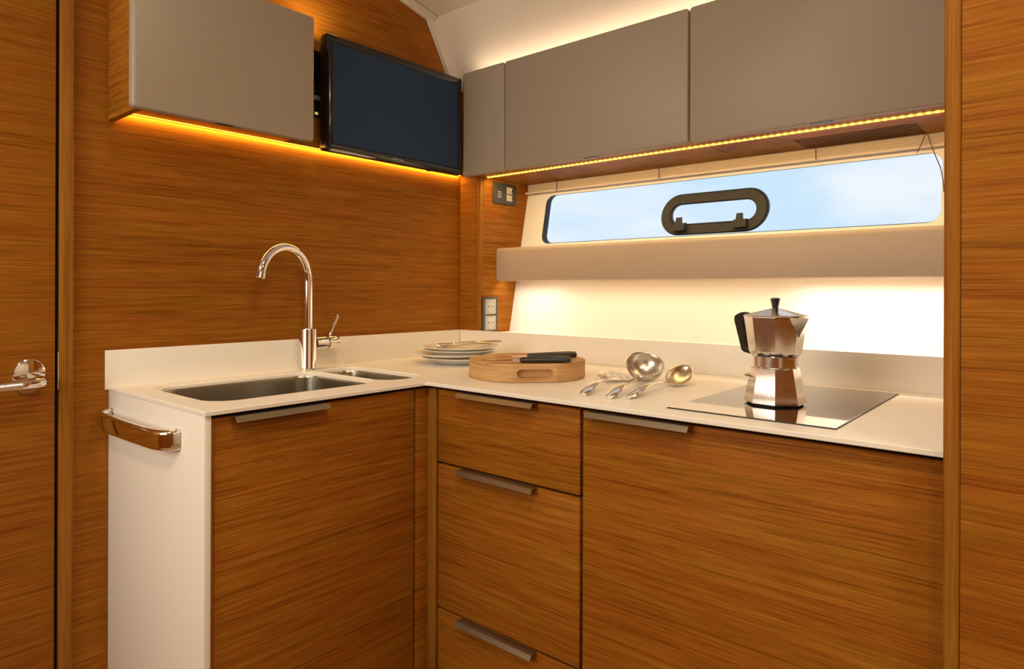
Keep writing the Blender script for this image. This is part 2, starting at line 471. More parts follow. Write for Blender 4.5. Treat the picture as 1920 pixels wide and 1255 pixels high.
# ------------------------------------------------------------------ base cabinets
def pull_x(parent, x0, x1, y, z):       # pull on a front facing -y
    pf = [(0, z), (-.0165, z), (-.0185, z-.0010), (-.0240, z-.0098), (-.0226, z-.0106), (-.0172, z-.0026), (-.0160, z-.0015), (0, z-.0015)]
    B().prism(pf, lambda u, v: (x0, y+u, v), lambda u, v: (x1, y+u, v)).obj('pull_handle', 'pull', parent, smooth=False)
def pull_y(parent, y0, y1, x, z):
    pf = [(0, z), (-.0165, z), (-.0185, z-.0010), (-.0240, z-.0098), (-.0226, z-.0106), (-.0172, z-.0026), (-.0160, z-.0015), (0, z-.0015)]
    B().prism(pf, lambda u, v: (x+u, y0, v), lambda u, v: (x+u, y1, v)).obj('pull_handle', 'pull', parent, smooth=False)

sc = thing('base_cabinet', 'teak sink cabinet with one tall door and a white end panel', 'cabinet', (-.85, -.22, 0))
B().box(-1.0968, -1.0842, -.4600, -.0005, 0, .8912, .0012).obj('end_panel', 'whitep', sc, label='white end panel')
b = B(); b.box(-1.0840, -1.070, -.436, -.001, .08, .886); b.box(-1.070, -.602, -.436, -.001, .08, .095); b.box(-1.070, -.602, -.016, -.001, .095, .73)
b.box(-.612, -.600, -.436, -.40, .095, .886); b.box(-1.0840, -.600, -.436, -.418, .872, .886)
b.obj('carcass', 'gap', sc)
B().box(-1.0840, -.6, -.40, -.39, 0, .08).obj('plinth', 'plinth', sc)
dr = B().box(-1.0765, -.6065, -.4545, -.437, .09, .8835, .0012).obj('door', 'teak_b', sc)
B().box(-1.0808, -1.0766, -.4535, -.437, .09, .8835, .0008).obj('edge_band', 'teak_v', dr)
pull_x(dr, -1.0465, -.848, -.4545, .8850)

cf = thing('corner_filler', 'narrow teak corner filler between sink door and drawer stack', 'panel', (-.57, -.46, 0))
b = B(); b.box(-.600, -.562, -.4535, -.438, .09, .8835, .0008)
b.obj('filler_panel', 'teak_b', cf)
B().box(-.5635, -.548, -.4825, -.4536, .09, .8835, .0008).obj('filler_panel', 'teak_v', cf)
B().box(-.595, -.50, -.437, -.42, 0, .886).obj('backing', 'gap', cf)

du = thing('drawer_unit', 'teak drawer stack with three drawers under the worktop corner', 'drawers', (-.30, -.69, 0))
b = B(); b.box(-.545, -.02, -.492, -.470, .08, .886); b.box(-.545, -.02, -.9, -.888, .08, .886); b.box(-.03, -.02, -.888, -.492, .08, .886)
b.box(-.545, -.03, -.888, -.492, .08, .095); b.box(-.545, -.53, -.888, -.492, .095, .886)
b.obj('carcass', 'gap', du)
B().box(-.51, -.50, -.9, -.47, 0, .08).obj('plinth', 'plinth', du)
for (z0, z1, zh) in ((.7158, .8835, .8850), (.3775, .7102, .7117), (.09, .3720, .3735)):
    q = B().box(-.5635, -.546, -.8915, -.4912, z0, z1, .0012).obj('drawer', 'teak_b', du)
    pull_y(q, -.7870, -.5695, -.5635, zh)

hc = thing('base_cabinet', 'wide teak cabinet with one large door below the hob', 'cabinet', (-.30, -1.2, 0))
b = B(); b.box(-.545, -.02, -.912, -.901, .08, .886); b.box(-.545, -.02, -1.494, -1.484, .08, .886); b.box(-.03, -.02, -1.484, -.912, .08, .886)
b.box(-.545, -.03, -1.484, -.912, .08, .095); b.box(-.545, -.53, -1.484, -.912, .095, .886)
b.obj('carcass', 'gap', hc)
B().box(-.51, -.50, -1.494, -.901, 0, .08).obj('plinth', 'plinth', hc)
q = B().box(-.5635, -.546, -1.4945, -.8990, .09, .8835, .0012).obj('door', 'teak_b', hc)
pull_y(q, -1.1270, -.9165, -.5635, .8850)

# chrome grab rail on the white end panel
gr = thing('grab_rail', 'chunky polished chrome grab rail on the white end panel', 'rail', (-1.11, -.18, .817))
def rsec(w, h, r, n=4): return rrect(-w, w, -h, h, r, n)
path = [(-1.0972, -.360, .836), (-1.104, -.3585, .836), (-1.112, -.354, .836), (-1.1195, -.345, .836), (-1.1245, -.332, .836), (-1.127, -.316, .836), (-1.1285, -.295, .836),
        (-1.1305, -.20, .836), (-1.1315, -.10, .836), (-1.1310, -.060, .836), (-1.1285, -.044, .836), (-1.123, -.032, .836), (-1.114, -.025, .836), (-1.104, -.0225, .836), (-1.0972, -.022, .836)]
B().tube(path, 1., sec=rsec(.0085, .0192, .0078, 5)).obj('bar', 'chrome', gr, angle=45)
for yy in (-.3545, -.027):
    B().tube([(-1.0969, yy, .836), (-1.0995, yy, .836)], 1., sec=rsec(.0110, .0198, .0090, 5)).obj('mount_plate', 'chrome', gr)

# ------------------------------------------------------------------ tap
tp = thing('kitchen_tap', 'tall chrome swan-neck mixer tap behind the sink bowls', 'tap', (-.627, -.048, .9004))
fx, fy = -.627, -.048
B().lathe([(.0265, 0), (.0265, .003), (.0235, .0045), (.0232, .0055), (.0232, .1085), (.0225, .1105), (.014, .1112)], (fx, fy, .9004), 40).obj('body', 'chrome', tp)
D = .168; u = Vector((-.966, -.259, 0)); zs = 1.1415
pts = [(fx, fy, 1.009), (fx, fy, 1.03), (fx, fy, 1.08), (fx, fy, zs-.01)]
for i in range(0, 25):
    a = math.radians(168)*i/24
    pts.append(tuple(Vector((fx, fy, zs))+u*(D/2*(1-math.cos(a)))+Vector((0, 0, D/2*math.sin(a)))))
B().tube(pts, [.0118]*len(pts), 22).obj('spout', 'chrome', tp)
e = Vector(pts[-1]); dd = (Vector(pts[-1])-Vector(pts[-2])).normalized()
B().tube([e-dd*.001, e+dd*.001, e+dd*.0015, e+dd*.016, e+dd*.017], [.0118, .0122, .0128, .0128, .0118], 22).obj('aerator', 'chrome', tp)
lev = B().lathe([(.0185, 0), (.0185, .034), (.0195, .0345), (.0195, .0365)], (fx+.020, fy, .9715), 32, ax=(1, 0, 0)).obj('valve_body', 'chrome', tp)
B().lathe([(.0200, .0365), (.0200, .0385)], (fx+.020, fy, .9715), 32, ax=(1, 0, 0)).obj('seal_ring', 'black', lev)
kn = B().lathe([(.0195, .0385), (.0195, .068), (.0185, .0705), (.012, .0712)], (fx+.020, fy, .9715), 32, ax=(1, 0, 0)).obj('lever_knob', 'chrome', tp)
B().tube([(fx+.068, fy, .988), (fx+.072, fy-.001, 1.000), (fx+.0905, fy-.004, 1.044), (fx+.0912, fy-.004, 1.046)], [.0042, .0040, .0050, .0035], 14).obj('lever', 'chrome', kn)

# ------------------------------------------------------------------ wall units
# left unit
wc = thing('wall_cabinet', 'taupe-fronted wall cabinet with teak side, above the sink, left of the television', 'cabinet', (-.89, -.08, 1.488))
B().box(-1.1002, -1.0850, -.1475, -.0005, 1.4880, 1.80, .001).obj('side_panel', 'teak', wc)
B().box(-.6880, -.6805, -.1475, -.0005, 1.5127, 1.80, .001).obj('side_panel', 'teak', wc)
b = B(); b.box(-1.0849, -.6881, -.1475, -.0005, 1.5127, 1.520); b.obj('bottom_panel', 'teak', wc)
B().box(-1.0849, -.6881, -.1475, -.0005, 1.782, 1.80).obj('top_panel', 'teak', wc)
B().box(-1.0849, -.6881, -.1475, -.1375, 1.495, 1.5124).obj('front_rail', 'teak', wc)
def front(parent, horizontal, a0, a1, z0, z1, face, depth, name='door'):
    """lacquered front with soft rounded corners; face coordinate toward the room"""
    lp = rrect(a0, a1, z0, z1, .009, 5); s = -1
    f = (lambda d, l: ((lambda u, v: (u, face+d, v)) if horizontal else (lambda u, v: (face+d, u, v))))
    b = B(); steps = [(.0, .0045), (.0012, .0016), (.0045, 0.), (depth, 0.)]
    prev = None; rr = []
    for d, ins in steps:
        fn = f(d, None); R = b.ring([fn(u, v) for u, v in offset(lp, ins)])
        if prev: b.bridge(prev, R)
        else: b.cap(R)
        prev = R
    b.cap(prev[::-1])
    # slanted lip along the lower edge
    return b.obj(name, 'taupe', parent, angle=60)
dr = front(wc, True, -1.1100, -.6870, 1.4885, 1.803, -.1665, .0185)
def slot_x(parent, x0, x1, y0, y1, z):
    B().prism(rrect(x0, x1, y0, y1, .0045, 5), xy(z-.0008), xy(z+.001)).obj('finger_catch', 'black', parent)
slot_x(dr, -.936, -.893, -.1640, -.1535, 1.4885)

# right units, running to the partition
def wall_unit(label, y0, y1, grp=None):
    t = thing('wall_cabinet', label, 'cabinet', (.03, (y0+y1)/2, 1.49))
    pf = [(-.0645, 1.5005), (.244, 1.5005), (.238, 1.5065), (.004, 1.812), (-.0645, 1.812)]
    b = B(); b.prism(pf, xz(y0+.0008), xz(y1-.0008)); b.obj('body', 'teak', t, smooth=False)
    return t
u1 = wall_unit('narrow taupe wall cabinet in the corner beside the television', -.271, -.0955)
front(u1, False, -.2705, -.0905, 1.4895, 1.8280, -.083, .0183)
u2 = wall_unit('wide taupe wall cabinet above window, middle of the three window-side cabinets', -.8855, -.272)
q2 = front(u2, False, -.8845, -.2735, 1.4895, 1.8280, -.083, .0183)
u3 = wall_unit('wide taupe wall cabinet nearest the right-hand partition, with slotted underside', -1.4955, -.8865)
q3 = front(u3, False, -1.4950, -.8878, 1.4895, 1.8280, -.083, .0183)
slot_x(q2, -.0805, -.0705, -.6175, -.5680, 1.4895)
slot_x(q3, -.0805, -.0705, -1.2220, -1.1730, 1.4895)
b = B()
for k in range(8):
    xx = .112+k*.0165; b.box(xx, xx+.0058, -1.350, -1.078, 1.49995, 1.5020)
b.obj('vent_slot_shade', 'gap', u3, smooth=False)  # flat dark strips stand in for the shade inside the slots

# LED strips
ls = thing('led_strip', 'dotted amber LED strip under the window-side cabinets', 'light strip', (.02, -.8, 1.4955))
B().box(.0175, .0250, -1.494, -.1085, 1.4968, 1.5003).obj('diffuser', 'leddots', ls)
ls = thing('led_strip', 'amber LED strip along the teak wall under cabinet and television', 'light strip', (-.6, -.005, 1.509))
B().box(-1.0845, -.0035, -.0070, -.0015, 1.5112, 1.5124).obj('diffuser', 'led', ls)
ls = thing('led_strip', 'warm white LED strip hidden on top of the window-side cabinets', 'light strip', (-.035, -.8, 1.813))
B().box(-.050, -.040, -1.49, -.10, 1.8125, 1.8155).obj('diffuser', 'ledw', ls)

# ------------------------------------------------------------------ television
tv = thing('television', 'black flat television with dark blue screen hung beside the wall cabinet', 'television', (-.35, -.10, 1.487))
TX0, TX1, TZ0, TZ1 = -.6095, -.0960, 1.4905, 1.8040
b = B(); lo = rrect(TX0, TX1, TZ0, TZ1, .006, 4); sx0, sx1, sz0, sz1 = -.5860, -.1135, 1.5130, 1.7840
li = [(sx0, sz0), (sx1, sz0), (sx1, sz1), (sx0, sz1)]
b.filled([offset(lo, .001), li], xz(-.1005), xz(-.0985))
a = b.ring([(x, -.1005, z) for x, z in offset(lo, .001)]); c = b.ring([(x, -.0985, z) for x, z in lo]); e = b.ring([(x, -.080, z) for x, z in lo])
b.bridge(a, c); b.bridge(c, e)
bz = b.obj('bezel', 'gloss', tv)
B().box(sx0, sx1, -.0992, -.0975, sz0, sz1).obj('screen', 'screen', tv)
b = B(); b.box(TX0+.003, TX1-.003, -.0803, -.066, TZ0+.004, TZ1-.004, .004); b.box(TX0+.05, TX1-.05, -.0665, -.052, TZ0+.03, TZ1-.06, .006)
b.obj('back_cover', 'black', tv)
b = B(); b.box(-.42, -.30, -.0522, -.047, 1.60, 1.72); b.tube([(-.36, -.048, 1.66), (-.36, -.012, 1.66), (-.30, .03, 1.66), (-.30, .10, 1.66)], .012, 12); b.obj('mount_arm', 'black', tv)
b = B(); b.prism([(-.600, 1.4925), (-.590, 1.4900), (-.470, 1.4900), (-.440, 1.4925), (-.450, 1.4945), (-.520, 1.4965), (-.590, 1.4965)], xz(-.1010), xz(-.1004)); b.obj('chrome_lip', 'logo', tv, label='slim silver strip on the lower bezel')
b = B(); b.box(-.237, -.222, -.098, -.086, 1.4868, 1.4908, .001); b.obj('sensor', 'black', tv)
b = B(); b.box(-.600, -.585, -.098, -.084, 1.8040, 1.8052, .0004); b.box(-.5995, -.572, -.1012, -.097, 1.8022, 1.8042, .0005); b.obj('top_glint', 'logo', tv)  # pale slivers modelled as a glint on the top edge
# small winged emblem with a word either side (unreadable in the photo)
b = B(); zc = 1.5020
for x in (-.3820, -.3778, -.3740, -.3702): b.box(x, x+.0026, -.1013, -.1004, zc-.0013, zc+.0013)
for x in (-.3530, -.3492, -.3454): b.box(x, x+.0026, -.1013, -.1004, zc-.0013, zc+.0013)
for sg in (-1, 1):
    b.prism([(-.3605, zc-.0018), (-.3605+sg*.0052, zc+.0032), (-.3605+sg*.0060, zc+.0010), (-.3605+sg*.0015, zc-.0012)], xz(-.1013), xz(-.1004))
b.obj('logo', 'logo', bz, smooth=False)
# receiver boxes in the niche
rb = thing('media_receiver', 'dark receiver box in niche, glimpsed between wall cabinet and television', 'receiver', (-.52, .06, 1.5972))
B().box(-.640, -.40, .012, .13, 1.6002, 1.640, .002).obj('housing', 'black', rb)
b = B()
for x in (-.63, -.61, -.59, -.57, -.55): b.box(x, x+.010, .0108, .0125, 1.612, 1.619)
b.obj('button_row', 'tiny', rb)
for x in (-.63, -.42): B().lathe([(.006, 0), (.006, .0035)], (x, .05, 1.5971), 12).obj('foot', 'black', rb)
rb2 = thing('media_receiver', 'second dark receiver box stacked on top in the wall niche', 'receiver', (-.53, .06, 1.6402))
B().box(-.635, -.42, .016, .13, 1.6402, 1.685, .002).obj('housing', 'black', rb2)
b = B(); b.box(-.60, -.52, .0150, .0165, 1.655, 1.668); b.obj('display', 'grey', rb2)

# ------------------------------------------------------------------ shelf below window
sh = thing('wall_shelf', 'long taupe shelf box with rounded front edges below the window', 'shelf', (.14, -.79, 1.146))
b = B(); SX, SZ0, SZ1 = .083, 1.1475, 1.2635
pf = []
for i in range(5):
    a = PI+PI/2*i/4; pf.append((SX+.008+.008*math.cos(a), SZ0+.008+.008*math.sin(a)))
pf += [(SX+.014, SZ0+.002), (SX+.014, SZ0+.020), (hx(SZ0+.02)-.002, SZ0+.020), (hx(SZ1)-.002, SZ1)]
for i in range(5):
    a = PI/2+PI/2*i/4; pf.append((SX+.013+.013*math.cos(a), SZ1-.013+.013*math.sin(a)))
b.prism(pf, xz(-.0945), xz(-1.4965)); b.obj('shelf_box', 'taupe2', sh, angle=50)
B().box(.101, .113, -1.47, -.13, 1.1640, 1.1672).obj('under_light', 'ledshelf', sh)

# ------------------------------------------------------------------ pleated blind, cords
bl = thing('pleated_blind', 'pleated beige blind gathered up above the window', 'blind', (.235, -.79, 1.47))
b = B(); n = 5; zt, zb = 1.4995, 1.4725; pts = []
for i in range(n*2+1):
    z = zt-(zt-zb)*i/(n*2); pts.append((hx(z)-.0065-(.0035 if i % 2 else .0), z))
back = [(hx(zb)-.0025, zb), (hx(zt)-.0025, zt)]
b.prism(pts+back, xz(-.0975), xz(-1.494)); b.obj('pleats', 'blind', bl, smooth=False)
B().box(.2335, .2460, -1.493, -.098, 1.4655, 1.4722, .001).obj('bottom_rail', 'blind', bl)
for y in (-.245, -.64, -1.10): B().box(.2265, .2290, y-.001, y+.001, 1.466, 1.4995).obj('cord_guide', 'cord', bl)
for pth, lab in (([(.222, -1.352, 1.4995), (.222, -1.345, 1.48), (.221, -1.338, 1.462), (.221, -1.334, 1.452)], 'short left end of the brown blind cord hanging by the partition'),
                 ([(.221, -1.354, 1.4995), (.2195, -1.362, 1.47), (.2165, -1.372, 1.44), (.2105, -1.383, 1.41), (.206, -1.389, 1.38), (.204, -1.391, 1.35)], 'longer right end of the brown blind cord hanging by the partition')):
    B().tube(pth, .0011, 8).obj('blind_cord', 'cord', None, label=lab, category='cord', group='blind cords')

# ------------------------------------------------------------------ sockets
sp = thing('switch_plate', 'dark plate with ivory rocker switches on teak side panel beneath corner cabinet', 'switch', (.12, -.096, 1.418))
B().box(.0615, .1830, -.0995, -.0943, 1.4180, 1.4915, .0015).obj('plate', 'anth', sp)
b = B(); b.box(.083, .1025, -.1005, -.0994, 1.440, 1.444); b.box(.083, .1025, -.1005, -.0994, 1.449, 1.4525); b.box(.083, .1025, -.1005, -.0994, 1.457, 1.4605); b.obj('indicator_lines', 'grey', sp)
for z0, z1 in ((1.4300, 1.4535), (1.4555, 1.4800)):
    b = B(); b.prism([(-.0994, z0), (-.1045, z0+.002), (-.1000+.0005, (z0+z1)/2), (-.1045, z1-.002), (-.0994, z1)], lambda u, v: (.1300, u, v), lambda u, v: (.1570, u, v))
    b.obj('rocker', 'ivory', sp, smooth=False)
so = thing('double_socket', 'dark-framed double power socket with grey inserts just above the upstand', 'socket', (.045, -.096, .974))
b = B(); o_ = rrect(.0095, .0815, .974, 1.0935, .003, 3)
b.filled([o_, rrect(.0205, .0785, .980, 1.0305, .002, 2), rrect(.0205, .0785, 1.0345, 1.0875, .002, 2)], xz(-.1010), xz(-.0943)); b.obj('frame', 'anth', so, smooth=False)
for z0, z1 in ((.9802, 1.0303), (1.0347, 1.0873)):
    zc = (z0+z1)/2
    q = B().box(.0207, .0783, -.0985, -.0944, z0, z1, .001).obj('socket_insert', 'grey', so)
    B().lathe([(.0195, 0), (.0210, .0012), (.0215, .0)], (.0495, -.0985, zc), 28, ax=(0, -1, 0), cap0=False, cap1=False).obj('socket_ring', 'grey', q)
    b = B()
    for dx in (-.0095, .0095): b.lathe([(.0024, 0), (.0024, .0004)], (.0495+dx, -.0986, zc), 12, ax=(0, -1, 0))
    b.obj('pin_holes', 'black', q)

# ------------------------------------------------------------------ plates and cutlery
pc = Vector((-.2325, -.2293, 0))
def plate(cx, cy, zf, R, label, hh=.0205):
    t = thing('dinner_plate', label, 'plate', (cx, cy, zf), group='stacked white plates')
    prof = [(0, .0035), (R*.55, .0035), (R*.60, .0045), (R*.72, hh*.50), (R*.97, hh-.001), (R, hh), (R, hh-.0022), (R*.97, hh-.0040), (R*.72, hh*.50-.0032), (R*.62, .0012), (R*.60, 0), (R*.57, 0), (R*.55, .0012), (0, .0012)]
    B().lathe(prof, (cx, cy, zf), 64, cap0=False, cap1=False).obj('dish', 'porcelain', t, angle=70)
    return t
plate(-.2325, -.2310, .9003, .110, 'white plate at the bottom of the stack, on the worktop')
plate(-.2400, -.2215, .9130, .1255, 'widest white plate, second from the bottom of the stack')
plate(-.2315, -.2300, .9222, .1050, 'white plate third from the bottom, below the cutlery plate')
plate(-.2310, -.2310, .9306, .1095, 'topmost white plate of the stack, carrying cutlery')

def handle_sec(w, t): return [(math.cos(2*PI*k/12)*w, math.sin(2*PI*k/12)*t) for k in range(12)]
def fork(label, loc, rot):
    t = thing('fork', label, 'fork', loc, rot=rot)
    P = [(0, 0, .003), (.03, 0, .006), (.07, 0, .007), (.10, 0, .005), (.125, 0, .002), (.140, 0, .001)]
    W = [.0065, .0068, .0045, .0030, .0035, .0085]
    B().tube(P, 1., sec=[handle_sec(w, .0016) for w in W]).obj('handle', 'cutl', t, local=True)
    for k in range(4):
        y = -.0081+.0054*k
        B().tube([(.139, y, .001), (.155, y, -.0005), (.172, y, .001), (.186, y, .005)], 1., sec=[handle_sec(w, .0009) for w in (.0019, .0017, .0014, .0008)]).obj('tine', 'cutl', t, local=True)
    return t
def spoon(label, loc, rot):
    t = thing('spoon', label, 'spoon', loc, rot=rot)
    P = [(0, 0, .003), (.03, 0, .006), (.07, 0, .007), (.10, 0, .005), (.125, 0, .002), (.134, 0, .001)]
    W = [.0065, .0068, .0045, .0028, .0028, .005]
    B().tube(P, 1., sec=[handle_sec(w, .0016) for w in W]).obj('handle', 'cutl', t, local=True)
    b = B(); rings = []
    for (s, z, of) in ((1., 0, 0), (.75, -.004, 0), (.4, -.0065, 0), (.1, -.007, 0)):
        rings.append(b.ring([(.158+.027*s*math.cos(2*PI*k/24), .0175*s*math.sin(2*PI*k/24), .002+z) for k in range(24)]))
    for q in range(3): b.bridge(rings[q], rings[q+1])
    b.cap(rings[-1])
    o = b.obj('spoon_bowl', 'cutl', t, local=True); md = o.modifiers.new('s', 'SOLIDIFY'); md.thickness = .0011
    return t
def tknife(label, loc, rot):
    t = thing('table_knife', label, 'knife', loc, rot=rot)
    P = [(0, 0, .004), (.004, 0, .0042), (.05, 0, .005), (.09, 0, .004), (.096, 0, .004)]
    B().tube(P, 1., sec=[handle_sec(w, h) for w, h in ((.004, .002), (.0085, .0042), (.0075, .0038), (.0055, .003), (.003, .001))]).obj('handle', 'cutl', t, local=True)
    B().prism([(.094, -.004), (.12, -.0085), (.185, -.0085), (.200, .004), (.19, .007), (.094, .004)], lambda u, v: (u, v, .0034), lambda u, v: (u, v, .0046)).obj('blade', 'cutl', t, local=True, smooth=False)
    return t
# handles point to the right in the stack, heads toward the left
rtv = Vector((.648, -.761, 0)); fwv = Vector((.761, .648, 0))
def cut_at(r0, f0, z0, ang, pitch):
    p = pc+rtv*r0+fwv*f0; a = math.atan2(-rtv.y, -rtv.x)+ang
    return (p.x, p.y, z0), (0, pitch, a)
l, r = cut_at(.118, .012, .9515, -.10, .035); fork('steel fork lying across the top plate, tines to the left', l, r)
l, r = cut_at(.128, .058, .9560, .02, .045); tknife('steel table knife with thick handle, rearmost on the top plate', l, r)
l, r = cut_at(.100, -.040, .9610, -.42, .05); spoon('steel spoon crossing the fork on the top plate', l, r)

# ------------------------------------------------------------------ chopping board and knives
bc = Vector((-.3299, -.5684)); Rb = .1465; zb0, zb1 = .9003, .9445
bd = thing('chopping_board', 'thick round beech chopping board with recessed grip, on the worktop', 'chopping board', (bc.x, bc.y, zb0))
fa = math.atan2(-.648, -.761)+.115            # facet direction, toward the room
fn = Vector((math.cos(fa), math.sin(fa))); ft = Vector((-fn.y, fn.x)); hc_ = .052
fd = math.sqrt(Rb*Rb-hc_*hc_); half = math.asin(hc_/Rb)
N_ = 72; arc = []
for i in range(N_+1):
    a = fa+half+(2*PI-2*half)*i/N_; arc.append((bc.x+Rb*math.cos(a), bc.y+Rb*math.sin(a)))
b = B(); lv_ = [(zb0, .0025), (zb0+.0025, 0), (zb1-.003, 0), (zb1-.0009, .0009), (zb1, .003)]
rings = []
def inset(p, d):
    v = Vector(p)-bc; return tuple(bc+v*(1-d/Rb))
for z, d in lv_: rings.append(b.ring([(*inset(p, d), z) for p in arc]))
for k in range(4):
    A_, B_ = rings[k], rings[k+1]
    for i in range(N_): b.bm.faces.new((A_[i], A_[i+1], B_[i+1], B_[i]))
b.cap(rings[0][::-1]); b.cap(rings[-1])
for k in (0, 2, 3):
    b.bm.faces.new((rings[k][-1], rings[k][0], rings[k+1][0], rings[k+1][-1]))
fm = lambda dp: (lambda u, v: (bc.x+fn.x*(fd-dp)+ft.x*u, bc.y+fn.y*(fd-dp)+ft.y*u, v))
zc = (zb0+zb1)/2-.001
slot = rrect(-.043, .043, zc-.0095, zc+.0105, .0095, 7)
flo = [(-hc_, zb0+.0025), (hc_, zb0+.0025), (hc_, zb1-.003), (-hc_, zb1-.003)]
b.sheet([flo, slot], fm(0)); s0 = b.ring([fm(0)(u, v) for u, v in slot]); s1 = b.ring([fm(.013)(u, v) for u, v in offset(slot, .002)]); b.bridge(s0, s1); b.cap(s1)
b.obj('board', 'boardwood', bd, angle=12)

def paring(label, E, S, T, z):
    E, S, T = Vector(E), Vector(S), Vector(T); d = (S-E); L = d.length; rz = math.atan2(d.y, d.x)
    t = thing('paring_knife', label, 'knife', (E.x, E.y, z), rz, group='black-handled kitchen knives')
    sec = [handle_sec(w, h) for w, h in ((.003, .0025), (.0095, .0075), (.0110, .0085), (.0100, .0080), (.0085, .0070), (.0085, .0068), (.0060, .0045))]
    P = [(0, 0, .0087), (.004, 0, .0087), (.020, 0, .0088), (L*.5, 0, .0086), (L*.85, 0, .0080), (L*.96, 0, .0075), (L, 0, .007)]
    B().tube(P, 1., sec=sec).obj('handle', 'black', t, local=True)
    bl_ = (T-S).length; ang = math.atan2((T-S).y, (T-S).x)-rz
    R = Matrix.Rotation(ang, 2)
    pf = [(-.006, -.004), (.012, -.0085), (bl_*.75, -.0085), (bl_, .0035), (bl_*.8, .0068), (-.006, .0068)]
    pf = [tuple(R @ Vector(p)+Vector((L, 0))) for p in pf]
    B().prism(pf, lambda u, v: (u, v, .0062), lambda u, v: (u, v, .0076)).obj('blade', 'cutl', t, local=True, smooth=False)
paring('black-handled knife nearer the front of the chopping board', (-.3443, -.7165), (-.4375, -.6340), (-.490, -.562), .9446)
paring('black-handled knife farther back on the chopping board', (-.2390, -.6580), (-.3443, -.5820), (-.425, -.536), .9446)

# ------------------------------------------------------------------ serving utensils
def ut_handle(b, L, zhead, wend=.0125):
    P = []; S = []; n = 16
    for i in range(n+1):
        s = i/n; x = L*s
        z = .0035+.012*math.sin(PI*min(1, s*1.02))*(1) + (zhead-.0035)*s**2
        if s < .18: w = wend*(math.sin(PI/2*min(1, (s+.02)/.10)))**.6
        elif s < .6: w = wend+(.0040-wend)*((s-.18)/.42)
        else: w = .0040
        th = .0034 if s < .35 else .0034+(.0018-.0034)*min(1, (s-.35)/.4)
        P.append((x, 0, z)); S.append(handle_sec(w, th))
    b.tube(P, 1., sec=S); return P[-1]
def put(name, label, E, T):
    E = Vector(E); T = Vector(T); d = T-E
    return thing(name, label, name.replace('_', ' '), (E.x, E.y, .9003), math.atan2(d.y, d.x), group='steel serving utensils'), d.length

t, L = put('slotted_turner', 'steel slotted turner lying flat, nearest the chopping board', (-.5090, -.8635), (-.2413, -.7776)); t['category'] = 'spatula'
b = B(); ut_handle(b, .222, .006); b.obj('handle', 'cutl', t, local=True)
head = [(.218, -.005), (.226, -.026), (.238, -.037), (.315, -.041), (.335, -.030), (.338, 0), (.335, .030), (.315, .041), (.238, .037), (.226, .026), (.218, .005)]
holes = []
for cx_, n_ in ((.252, 3), (.276, 4), (.300, 3)):
    for j in range(n_):
        y = (j-(n_-1)/2)*.019; holes.append(rrect(cx_-.0075, cx_+.0075, y-.0030, y+.0030, .0028, 3))
fz = lambda dz: (lambda u, v: (u, v, .0062+dz+(v*.17+.0022)*min(1, max(0, (u-.214)/.03))+.0018*(v/.04)**2))
B().filled([head]+holes, fz(0), fz(.0013)).obj('slotted_head', 'cutl', t, local=True, smooth=False)

t, L = put('ladle', 'steel soup ladle with round bowl, middle of the three utensils', (-.5030, -.9215), (-.262, -.860))
b = B(); pe = ut_handle(b, .215, .010); b.obj('handle', 'cutl', t, local=True)
# bowl: opening tilted to the room and slightly to the camera side
Rl = .0435
nrm_w = Vector((-.40, -.40, .88)).normalized()
nl = Matrix.Rotation(-t.rotation_euler.z, 3, 'Z') @ nrm_w
q = nl.to_track_quat('Z', 'X').to_matrix()
cb = Vector((.262, -.003, .0455))
b = B(); rings = []
for k in range(9):
    a = PI/2*.92*k/8; rr = Rl*math.cos(a); hh = -Rl*.92*math.sin(a)
    rings.append(b.ring([cb+q @ Vector((rr*math.cos(2*PI*j/40), rr*math.sin(2*PI*j/40), hh)) for j in range(40)]))
for k in range(8): b.bridge(rings[k], rings[k+1])
b.cap(rings[-1]); o = b.obj('ladle_bowl', 'steel2' if 'steel2' in M else 'cutl', t, local=True); md = o.modifiers.new('s', 'SOLIDIFY'); md.thickness = .0013; md.offset = 1
b = B(); b.tube([pe, (.222, -.001, .016), (.229, -.001, .020)], 1., sec=[handle_sec(w, .0018) for w in (.004, .005, .008)]); b.obj('neck', 'cutl', t, local=True)

t, L = put('serving_spoon', 'steel serving spoon with oval bowl, nearest the hob', (-.4835, -.9515), (-.262, -.928))
b = B(); pe = ut_handle(b, .222, .010); b.obj('handle', 'cutl', t, local=True)
nrm_w = Vector((-.36, -.34, .87)).normalized(); nl = Matrix.Rotation(-t.rotation_euler.z, 3, 'Z') @ nrm_w
xa = Vector((1, 0, 0)); xa = (xa-nl*xa.dot(nl)).normalized(); ya = nl.cross(xa)
cb = Vector((.252, -.012, .0235)); b = B(); rings = []
for s, z in ((1., 0), (.93, -.004), (.8, -.008), (.6, -.012), (.35, -.0145), (.1, -.0155)):
    rings.append(b.ring([cb+xa*(.045*s*math.cos(2*PI*j/36)*(1+.08*math.cos(2*PI*j/36)))+ya*(.026*s*math.sin(2*PI*j/36))+nl*z for j in range(36)]))
for k in range(5): b.bridge(rings[k], rings[k+1])
b.cap(rings[-1]); o = b.obj('spoon_bowl', 'steel2', t, local=True); md = o.modifiers.new('s', 'SOLIDIFY'); md.thickness = .0012; md.offset = 1

